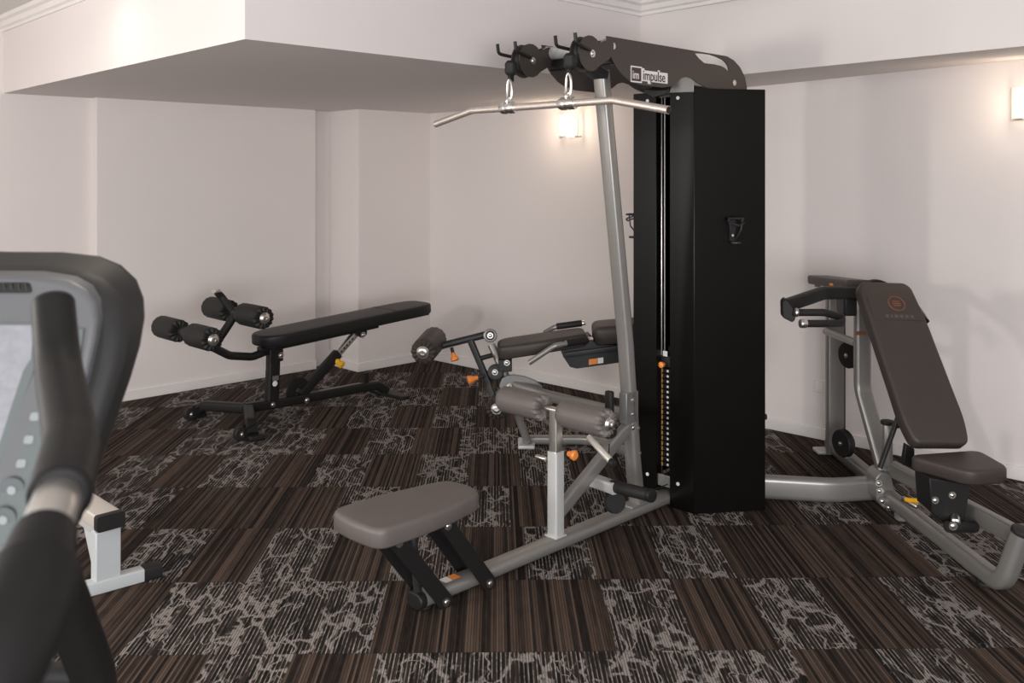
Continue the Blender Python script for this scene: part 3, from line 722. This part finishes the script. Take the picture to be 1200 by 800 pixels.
for wd in (.02,.012,.02,.02,.02,.02):
    merge(bm, box(BK(xx+wd/2+.02, BL*.760, .0163), br_*wd*.40, bu*.008, bn*.0006), 0); xx += wd+.006
obj('embossed_strip', bm, 'faint', bk)
obj('back_board', slab([p-bn*.001 for p in round_poly([BK(-.10,.03,-.05), BK(.10,.03,-.05), BK(.10,BL*.9,-.05), BK(-.10,BL*.9,-.05)], .02)], -bn*.018), 'black', gym)
obj('back_strut', tube([W(1031,548,4.22), W(1052,490,4.22)], rr(.030,.016,.005)), 'charcoal', gym)
obj('back_strut', cyl(W(1046,500,4.24), W(1072,500,4.15), .006), 'charcoal', gym)
obj('adjust_post', cyl(W(1040,545,4.42), W(1040,497,4.42), .024), 'silver', gym)
obj('post_cap', cyl(W(1040,497,4.42), W(1040,492.5,4.42), .032), 'rubber', gym)
obj('back_hinge', slab([W(*q,4.02) for q in ((1062,520),(1072,526),(1072,548),(1058,545))], (0,.03,0)), 'black', gym, bevel=.003)
# press seat
zb = .382
ol = round_poly([G(1062,533,.44), G(1147,527,.44), G(1187,549,.44), G(1136,552.5,.44)], [.05,.05,.07,.05])
ol = [Vector((p.x,p.y,zb)) for p in ol]
obj('press_seat', pad(ol, UP, .060, .016, .004), 'vinyl_dark', gym, smooth=60)
cx, cy = 1.80, 3.80
cg = obj('seat_carriage', slab([W(*q,3.72) for q in ((1089,560),(1138,568),(1131,606),(1128,618),(1112,619),(1104,610),(1092,600))], (0,.14,0)), 'black', gym, bevel=.004)
for px, py in ((1096,586),(1116,580)): bolt(W(px,py,3.718), (0,-1,0), .010, cg)
obj('carriage_roller', cyl(W(1110,617,3.66), W(1143,617,3.72), .022), 'rubber', cg)
obj('carriage_pin', lathe(W(1120,604,3.72), W(1120,616,3.66), [(0,.012),(.02,.012),(.022,.018),(.05,.018),(.055,.012),(.055,0)]), 'chrome', cg)
bolt(W(1117,616,3.64), (0,-1,0), .012, cg)
obj('adjust_lever', tube([W(1062,585,4.03), W(1066,586,4.01), W(1090,587,3.92)], rr(.016,.020,.007)), 'yellow', gym, label='yellow seat adjustment lever')
obj('lever_shaft', cyl(W(1058,584,4.06), W(1076,594,3.98), .012), 'chrome', gym)

# ------------------------------------------------------------------ pulldown bar and its clips
def clip(v, label):
    o = thing('carabiner', label, 'carabiner', L(.652,v,1.915), 'spring clips holding the pulldown bar')
    c = L(.655,v,1.968); pts = []
    for i in range(25):
        a = 2*PI*i/24; pts.append(c+V3*.014*math.cos(a)+UP*.047*math.sin(a)*(1+.0*math.cos(a)))
    obj('clip_body', sweep(new(), pts, circ(.0054,8)), 'chrome', o)
    obj('gate', cyl(c+V3*.014-UP*.02, c+V3*.010+UP*.030, .0048, n=10), 'steel', o)
clip(-.17, 'chrome spring clip at the bar clamp nearest the branded arm cover')
clip(.17, 'chrome spring clip on the left bar clamp farther from the weight tower')
bar = thing('pulldown_bar', 'worn steel pulldown bar with bent ends hanging from two chrome clips', 'bar', L(.65,0,1.84))
bo = obj('bar_tube', tube([L(.65,.655,1.842), L(.65,.405,1.893), L(.65,-.405,1.893), L(.65,-.665,1.842)], circ(.0155,18), .10), 'steel', bar)
for v in (-.17,.17):
    cl = obj('bar_clamp', lathe(L(.65,v-.042,1.893), L(.65,v+.042,1.893), [(0,.0157),(0,.022),(.012,.026),(.03,.026),(.034,.023),(.05,.023),(.054,.026),(.072,.026),(.084,.022),(.084,.0157)]), 'chrome', bar, label='chrome clamp')
    obj('eyelet', sweep(new(), [L(.652,v,1.922)+UP*.016*math.sin(2*PI*i/16)+U3*.014*math.cos(2*PI*i/16) for i in range(17)], circ(.005,8)), 'chrome', cl)
for v, s in ((.655,1),(-.665,-1)): obj('end_plug', cyl(L(.65,v-.004*s,1.8428), L(.65,v+.004*s,1.8412), .0135), 'rubber', bar)

# ------------------------------------------------------------------ sit-up bench
ab = thing('adjustable_bench', 'black adjustable sit up bench with foot rollers near the left wall', 'exercise bench', AB(.4,0,0))
sp0 = obj('spine', tube([AB(.11,0,.100), AB(.55,0,.090), AB(1.02,0,.085), AB(1.16,0,.080), AB(1.24,0,.028)], rr(.062,.062,.014), .06), 'black', ab)
obj('rear_foot', slab(round_poly([AB(1.20,-.24,.0), AB(1.28,-.24,0), AB(1.29,.0,0), AB(1.28,.24,0), AB(1.20,.24,0), AB(1.18,0,0)], .03), UP*.026), 'black', ab, bevel=.008)
cf = obj('front_foot', tube([AB(-.045,-.37,.030), AB(-.02,-.30,.088), AB(.13,0,.096), AB(-.02,.30,.088), AB(-.045,.37,.030)], rr(.068,.062,.016), [.05,.05,.05]), 'black', ab)
for t in (-1,1):
    obj('foot_plate', slab(round_poly([AB(-.075,.33*t,0), AB(-.085,.405*t,0), AB(.015,.425*t,0), AB(.02,.33*t,0)], .02), UP*.034), 'black', cf, bevel=.010)
    wc = AB(-.105,.33*t,.044)
    w_ = obj('transport_wheel', lathe(wc+Vector((-.014,.014,0)), wc+Vector((.016,-.016,0)), [(0,0),(0,.036),(.006,.042),(.034,.042),(.040,.036),(.040,0)], 28), 'rubber', cf)
    bolt(wc+Vector((.017,-.017,0)), (.7,-.7,0), .011, w_)
    for q in (-.024,.024): obj('wheel_bracket', slab([p+Vector((.707,-.707,0))*q for p in (AB(-.115,.33*t,.030), AB(-.03,.33*t,.045), AB(-.01,.33*t,.105), AB(-.085,.33*t,.080))], Vector((.003,-.003,0))), 'black', cf)
spost = obj('seat_post', tube([AB(.300,0,.08), AB(.315,0,.47)], rr(.062,.082,.012), ref=U3), 'black', ab)
obj('post_plate', box(AB(.315,.036,.42), U3*.05, Vector((.004,-.004,0)), UP*.045), 'black', spost, bevel=.006)
bolt(AB(.345,.044,.415), (.7,-.7,0), .014, spost); bolt(AB(.285,.044,.10), (.7,-.7,0), .012, spost)
obj('maker_label', cyl(AB(.300,.0425,.235), AB(.300,.0445,.235), .018), 'white', spost)
obj('label_strip', box(AB(.305,.0425,.27), U3*.022, Vector((.001,-.001,0)), UP*.016), 'grey', spost)
p0, p1 = AB(.19,0,.490), AB(1.60,0,.575)
bd = (p1-p0); BLn = bd.length; bd.normalize(); bs = Vector((.707,-.707,0)); bs = (bs-bd*bs.dot(bd)).normalized(); bnn = bs.cross(bd); bnn = bnn if bnn.z > 0 else -bnn
def BP(s, t, n=0): return p0+bd*s+bs*t+bnn*n
hw = .15
ol = round_poly([BP(0,-.09), BP(.12,-hw), BP(BLn-.12,-hw), BP(BLn,-.11), BP(BLn,.11), BP(BLn-.12,hw), BP(.12,hw), BP(0,.09)], [.06,.1,.1,.07,.07,.1,.1,.06])
bp_ = obj('bench_pad', pad(ol, bnn, .072, .020, .003), 'blackpad', ab, smooth=60)
obj('pad_base', slab([BP(.04,-.12,-.012), BP(BLn-.05,-.12,-.012), BP(BLn-.05,.12,-.012), BP(.04,.12,-.012)], bnn*.014), 'black', bp_, bevel=.004)
obj('pad_seam', tube([BP(BLn*.74,-hw+.012,.0735), BP(BLn*.74,hw-.012,.0735), BP(BLn*.74,hw+.001,.055)], circ(.003,6), .01), 'black', bp_)
obj('pad_rail', tube([BP(.02,0,-.03), BP(BLn*.68,0,-.03)], rr(.06,.04,.01)), 'black', ab)
# telescopic support
sa, sb = AB(.515,.0,.115), BP(BLn*.555,0,-.055)
d = sb-sa
st_ = obj('support_sleeve', tube([sa, sa+d*.66], rr(.058,.066,.012)), 'black', ab)
obj('support_tube', tube([sa+d*.5, sa+d*.985], rr(.038,.046,.006)), 'chrome', ab, label='chrome telescopic tube with adjustment holes')
for k in range(5): obj('adjust_hole', cyl(sa+d*(.70+.05*k)+Vector((.0125,-.0125,0)), sa+d*(.70+.05*k)+Vector((.0142,-.0142,0)), .007, n=12), 'rubber', ab)
for sgn in (-1,1): obj('support_bracket', slab([q+Vector((.707,-.707,0))*.032*sgn for q in (BP(BLn*.555-.055,0,-.015), BP(BLn*.555+.075,0,-.015), BP(BLn*.555+.065,0,-.075), BP(BLn*.555+.03,0,-.095), BP(BLn*.555-.0,0,-.080))], Vector((.004,-.004,0))), 'black', ab, bevel=.002)
bolt(BP(BLn*.555+.03,.040,-.07), (.7,-.7,0), .014, ab)
kb = sa+d*.60+Vector((.03,-.03,-.015))
obj('knob', lathe(kb+Vector((-.02,.02,.0)), kb+Vector((.06,-.04,-.05)), [(0,0),(0,.012),(.02,.012),(.022,.020),(.045,.017),(.062,.026),(.072,.026),(.076,.018),(.076,0)]), 'yellow', ab, label='yellow pull knob')
yk = AB(.50,.0,.125)
obj('support_yoke', sweep(new(), [yk+Vector((.707,.715,0))*(-.055*math.cos(math.radians(a)))+Vector((.707,-.707,0))*.0+UP*(.015+.065*math.sin(math.radians(a))) for a in range(-60,181,15)], rr(.075,.010,.004), ref=Vector((.707,-.707,0))), 'black', ab)
bolt(AB(.54,.048,.085), (.7,-.7,0), .014, ab)
obj('latch_peg', tube([AB(1.06,.0,.10), AB(1.06,0,.185)], rr(.02,.045,.006), ref=U3), 'black', ab)
obj('wear_strip', box(AB(.84,.0,.1205), Vector((.707,.715,-.007))*.17, Vector((.707,-.707,0))*.012, UP*.001), 'grey', ab)
# foot rollers
la, lbm, lc = AB(.27,0,.452), AB(.085,0,.455), AB(-.288,0,.635)
obj('roller_arm', tube([AB(.33,0,.462), AB(.16,0,.425), AB(.00,0,.455), AB(-.24,0,.600), lc], circ(.026,16), [.12,.12,.05]), 'black', ab)
obj('roller_arm', tube([AB(-.11,0,.52), AB(.00,0,.66), AB(.048,0,.725)], circ(.026,16), .05), 'black', ab)
for s, z, k in ((-.288,.635,0),(.048,.7255,1)):
    rd = obj('roller_axle', cyl(AB(s,-.35,z), AB(s,.34,z), .018), 'chrome', ab, label='chrome roller axle')
    obj('axle_collar', cyl(AB(s,-.035,z), AB(s,.035,z), .032), 'charcoal', rd)
    roller(ab, AB(s,-.36,z), AB(s,-.075,z), .070, m='rubber', ruffle=True, capb=False)
    roller(ab, AB(s,.075,z), AB(s,.350,z), .070, m='rubber', ruffle=True)
hd = obj('assist_handle', tube([AB(.03,-.03,.74), AB(-.03,-.05,.83), AB(-.06,-.05,.86)], rr(.03,.045,.01), .03), 'black', ab)
obj('handle_tip', box(AB(-.065,-.05,.868), Vector((.02,-.016,0)), Vector((.012,.014,0)), UP*.006), 'chrome', hd)

# ------------------------------------------------------------------ rowing machine behind the console
rw = thing('rowing_machine', 'white rowing machine rail on a low leg behind the console', 'rowing machine', (-1.55,3.57,0))
e0 = Vector((-1.567,3.578,0)); rd_ = Vector((-.72,.69,0)).normalized(); fd = Vector((.72,.62,0)).normalized()
pd = Vector((rd_.y,-rd_.x,0)); pd = pd if pd.y > 0 else -pd
rl = obj('rail', tube([e0+rd_*-.02+UP*.275, e0+rd_*2.3+UP*.31], rr(.10,.055,.008)), 'cream', rw, bevel=.0)
obj('rail_end_cap', tube([e0-rd_*.045+UP*.275, e0-rd_*.015+UP*.275], rr(.108,.060,.010)), 'rubber', rl)
obj('rail_side', tube([e0+rd_*.0-pd*.0+UP*.235, e0+rd_*2.2+UP*.27], rr(.085,.030,.005)), 'silver_light', rl)
lg = obj('leg', slab([e0+pd*-.048-rd_*.02, e0+pd*.048-rd_*.02, e0+pd*.048+rd_*.03, e0-pd*.048+rd_*.03], UP*.235), 'whitepaint', rw, bevel=.004)
bmesh_b = slab([e0+rd_*.03-pd*.03+UP*.03, e0+rd_*.16-pd*.03+UP*.24, e0+rd_*.03-pd*.03+UP*.24], pd*.006)
obj('gusset', bmesh_b, 'whitepaint', lg)
fo = obj('foot_bar', tube([e0-fd*.34+UP*.026, e0+fd*.165+UP*.026], rr(.055,.050,.006), ref=Z3), 'whitepaint', rw)
obj('foot_cap', tube([e0+fd*.135+UP*.027, e0+fd*.205+UP*.027], rr(.060,.053,.010)), 'rubber', fo)
obj('foot_cap', tube([e0-fd*.36+UP*.027, e0-fd*.31+UP*.027], rr(.060,.053,.010)), 'rubber', fo)
obj('front_leg', slab([e0+rd_*2.2-pd*.2, e0+rd_*2.2+pd*.2, e0+rd_*2.26+pd*.2, e0+rd_*2.26-pd*.2], UP*.30), 'whitepaint', rw, bevel=.01)

# ------------------------------------------------------------------ cross trainer console in front
el = thing('cross_trainer', 'grey exercise machine console with black handlebar close to the camera', 'exercise machine', (-.70,1.55,0))
def cy_(py): return 1.06-(py-320)*.00042
def CW(px, py, d=0): return W(px, py, cy_(py)+d)
half = [(-150,316),(40,317),(85,322),(112,333),(132,352),(141,376),(142,400),(136,435),(124,475),(108,520),(92,565),(76,610),(60,655),(30,690),(-150,700)]
mir = [(-300-x, y) for x, y in half[::-1]]
co = obj('console_housing', slab([CW(x,y,.02) for x, y in half+mir], (0,.085,.02)), 'console_dark', el, bevel=.022, seg=5)
inn = [(-150,322),(38,323),(78,329),(98,340),(109,356),(112,376),(109,400),(100,440),(86,490),(70,540),(52,590),(36,640),(10,670),(-150,680)]
fc_ = obj('console_face', slab([CW(x,y,.004) for x, y in inn+[(-300-x,y) for x, y in inn[::-1]]], (0,.03,.004)), 'console', el, bevel=.006, seg=3, label='grey console face')
scr = [(-150,381),(40,381),(36,420),(22,455),(6,500),(-10,545),(-150,545)]
bez = [(-150,378),(48,378),(44,420),(30,460),(14,505),(-4,552),(-150,552)]
obj('screen_bezel', slab([CW(x,y,-.001) for x, y in bez+[(-300-x,y) for x, y in bez[::-1]]], (0,.006,0)), 'keypad', fc_)
obj('screen', slab([CW(x,y,-.002) for x, y in scr+[(-300-x,y) for x, y in scr[::-1]]], (0,.002,0)), 'screen', fc_, label='pale grey display screen')
kp = [(50,382),(98,385),(92,430),(78,480),(62,530),(44,582),(26,632),(-12,640),(-4,585),(14,530),(34,470),(46,425)]
kpo = obj('keypad', slab([CW(x,y,.0005) for x, y in kp], (0,.006,0)), 'keypad', fc_, label='dark grey keypad')
for x, y in ((41,488),(34,515),(25,543)):
    obj('button', slab(round_poly([CW(x-5,y-5,-.002), CW(x+6,y-5,-.002), CW(x+4,y+5,-.002), CW(x-7,y+5,-.002)], .003), (0,.003,0)), 'key', kpo, label='white button')
for x, y in ((14,574),(4,609)):
    c = CW(x,y,-.001)
    b_ = obj('round_button', lathe(c+Vector((0,.004,0)), c-Vector((0,1,0)), [(0,.0125),(.0034,.0125),(.0040,.0118),(.0040,0)], 28), 'button_dark', kpo)
    obj('button_mark', lathe(c-Vector((0,.0004,0)), c-Vector((0,1,0)), [(0,.0045),(.001,.0045),(.001,0)], 18), 'key', b_)
sl = obj('speaker_slot', slab(round_poly([CW(-60,331,.001), CW(34,331,.001), CW(37,343,.001), CW(-60,343,.001)], .004), (0,.004,0)), 'rubber', fc_)
for i in range(8): obj('slot_rib', box(CW(31-i*8.5,337,.0005), Vector((.0007,0,.0002)), Vector((0,.001,0)), Vector((-.001,0,.0050))), 'charcoal', sl)
# handlebar
gp_ = fillet([W(62,352,.86), W(68,430,.82), W(84,520,.70), W(70,582,.615)], .12)
gr = obj('handle_grip', sweep(new(), gp_, circ(.0200,28), Vector((0,1,0)), radii=[.94+.10*i/len(gp_) for i in range(len(gp_))]), 'grip', el, bevel=.004, label='black foam handle grip')
obj('handle_tube', cyl(W(72,572,.63), W(44,650,.545), .0155, n=28), 'chrome', el, label='chrome handle tube')
lo_pts = fillet([W(52,628,.565), W(36,690,.52), W(0,770,.48), W(-60,860,.45), W(-130,1050,.50)], .10)
obj('handle_lower', sweep(new(), lo_pts, circ(.026,28), Vector((0,1,0)), radii=[.72,.85]+[1.0]*(len(lo_pts)-2)), 'grip', el)
obj('handle_link', tube([W(-130,1050,.50), W(-250,1100,.80), W(-150,690,1.12)], circ(.024,16), .1), 'rubber', el)
# mast, side arm and base
obj('mast', tube([W(-150,650,1.12), Vector((-.86,1.25,.9)), Vector((-.95,1.75,.06))], rr(.10,.12,.03), .2, ref=Vector((0,1,0))), 'console_dark', el)
obj('side_arm', tube([W(48,640,1.05), W(75,700,1.10), W(108,785,1.18), Vector((-.63,1.50,.50)), Vector((-.66,1.62,.06))], rr(.052,.05,.022,6), .15, ref=Vector((0,1,0))), 'grip', el)
obj('cross_piece', tube([W(20,790,1.22), W(95,790,1.22)], circ(.016,14)), 'console_dark', el)
obj('base_rail', tube([Vector((-1.25,1.68,.045)), Vector((-.45,1.68,.045))], rr(.09,.09,.02)), 'console_dark', el)
obj('base_rail', tube([Vector((-.85,1.68,.045)), Vector((-1.0,.75,.045))], rr(.09,.09,.02)), 'console_dark', el)

# ------------------------------------------------------------------ light
def area(name, loc, target, size, energy, col, sy=None, spread=180):
    ld = bpy.data.lights.new(name, 'AREA'); ld.energy = energy; ld.color = col; ld.size = size
    if sy: ld.shape = 'RECTANGLE'; ld.size_y = sy
    ld.spread = math.radians(spread)
    o = bpy.data.objects.new(name, ld); C.objects.link(o); o.location = loc
    o.rotation_euler = (Vector(target)-Vector(loc)).to_track_quat('-Z','Y').to_euler()
    return o
area('window_and_fill', (-3.6,1.2,1.75), (1.8,5.2,1.6), .20, 50, (1,.95,.88), .40)
area('window_and_fill', (-4.6,2.6,1.65), (2.0,5.0,1.5), .55, 38, (1,.95,.89), 1.1)
area('window_and_fill', (.2,-2.4,1.0), (-.8,5,1.5), 4.0, 105, (.96,.975,1), 1.2)  # added low fill, no actual window; brightens the underside of the bulkhead
area('window_and_fill', (.8,-2.2,1.5), (-1.6,5.5,.9), 2.6, 150, (.96,.98,1), 1.8)  # unseen fill light added behind the camera to lift the left wall
def down(loc, energy, col=(1,.87,.72), ang=95):
    ld = bpy.data.lights.new('downlight', 'SPOT'); ld.energy = energy; ld.color = col; ld.spot_size = math.radians(ang); ld.spot_blend = 1; ld.shadow_soft_size = .12
    o = bpy.data.objects.new('downlight', ld); C.objects.link(o); o.location = loc; o.rotation_euler = (0,0,0)
down((-2.09,4.38,2.60), 7, (1,.90,.80), 165); down((2.4,1.8,2.60), 12); down((-.6,1.8,2.60), 50)
w = bpy.data.worlds.new('daylight'); bpy.context.scene.world = w; w.use_nodes = True
bg = w.node_tree.nodes['Background']; bg.inputs[0].default_value = (1.0,.975,.965,1); bg.inputs[1].default_value = 1.45

# ------------------------------------------------------------------ camera
cd = bpy.data.cameras.new('camera'); cam = bpy.data.objects.new('camera', cd); C.objects.link(cam)
cam.location = (0,0,CH); cam.rotation_euler = (PI/2,0,0)
cd.sensor_width = 36; cd.lens = F/1200*36; cd.shift_y = -(400-HZ)/1200; cd.clip_start = .05
cd.dof.use_dof = True; cd.dof.focus_distance = 4.2; cd.dof.aperture_fstop = 8
sc = bpy.context.scene; sc.camera = cam
vs_ = sc.view_settings; vs_.view_transform = 'Standard'; vs_.look = 'None'; vs_.gamma = 1; vs_.use_curve_mapping = False; vs_.exposure = .08
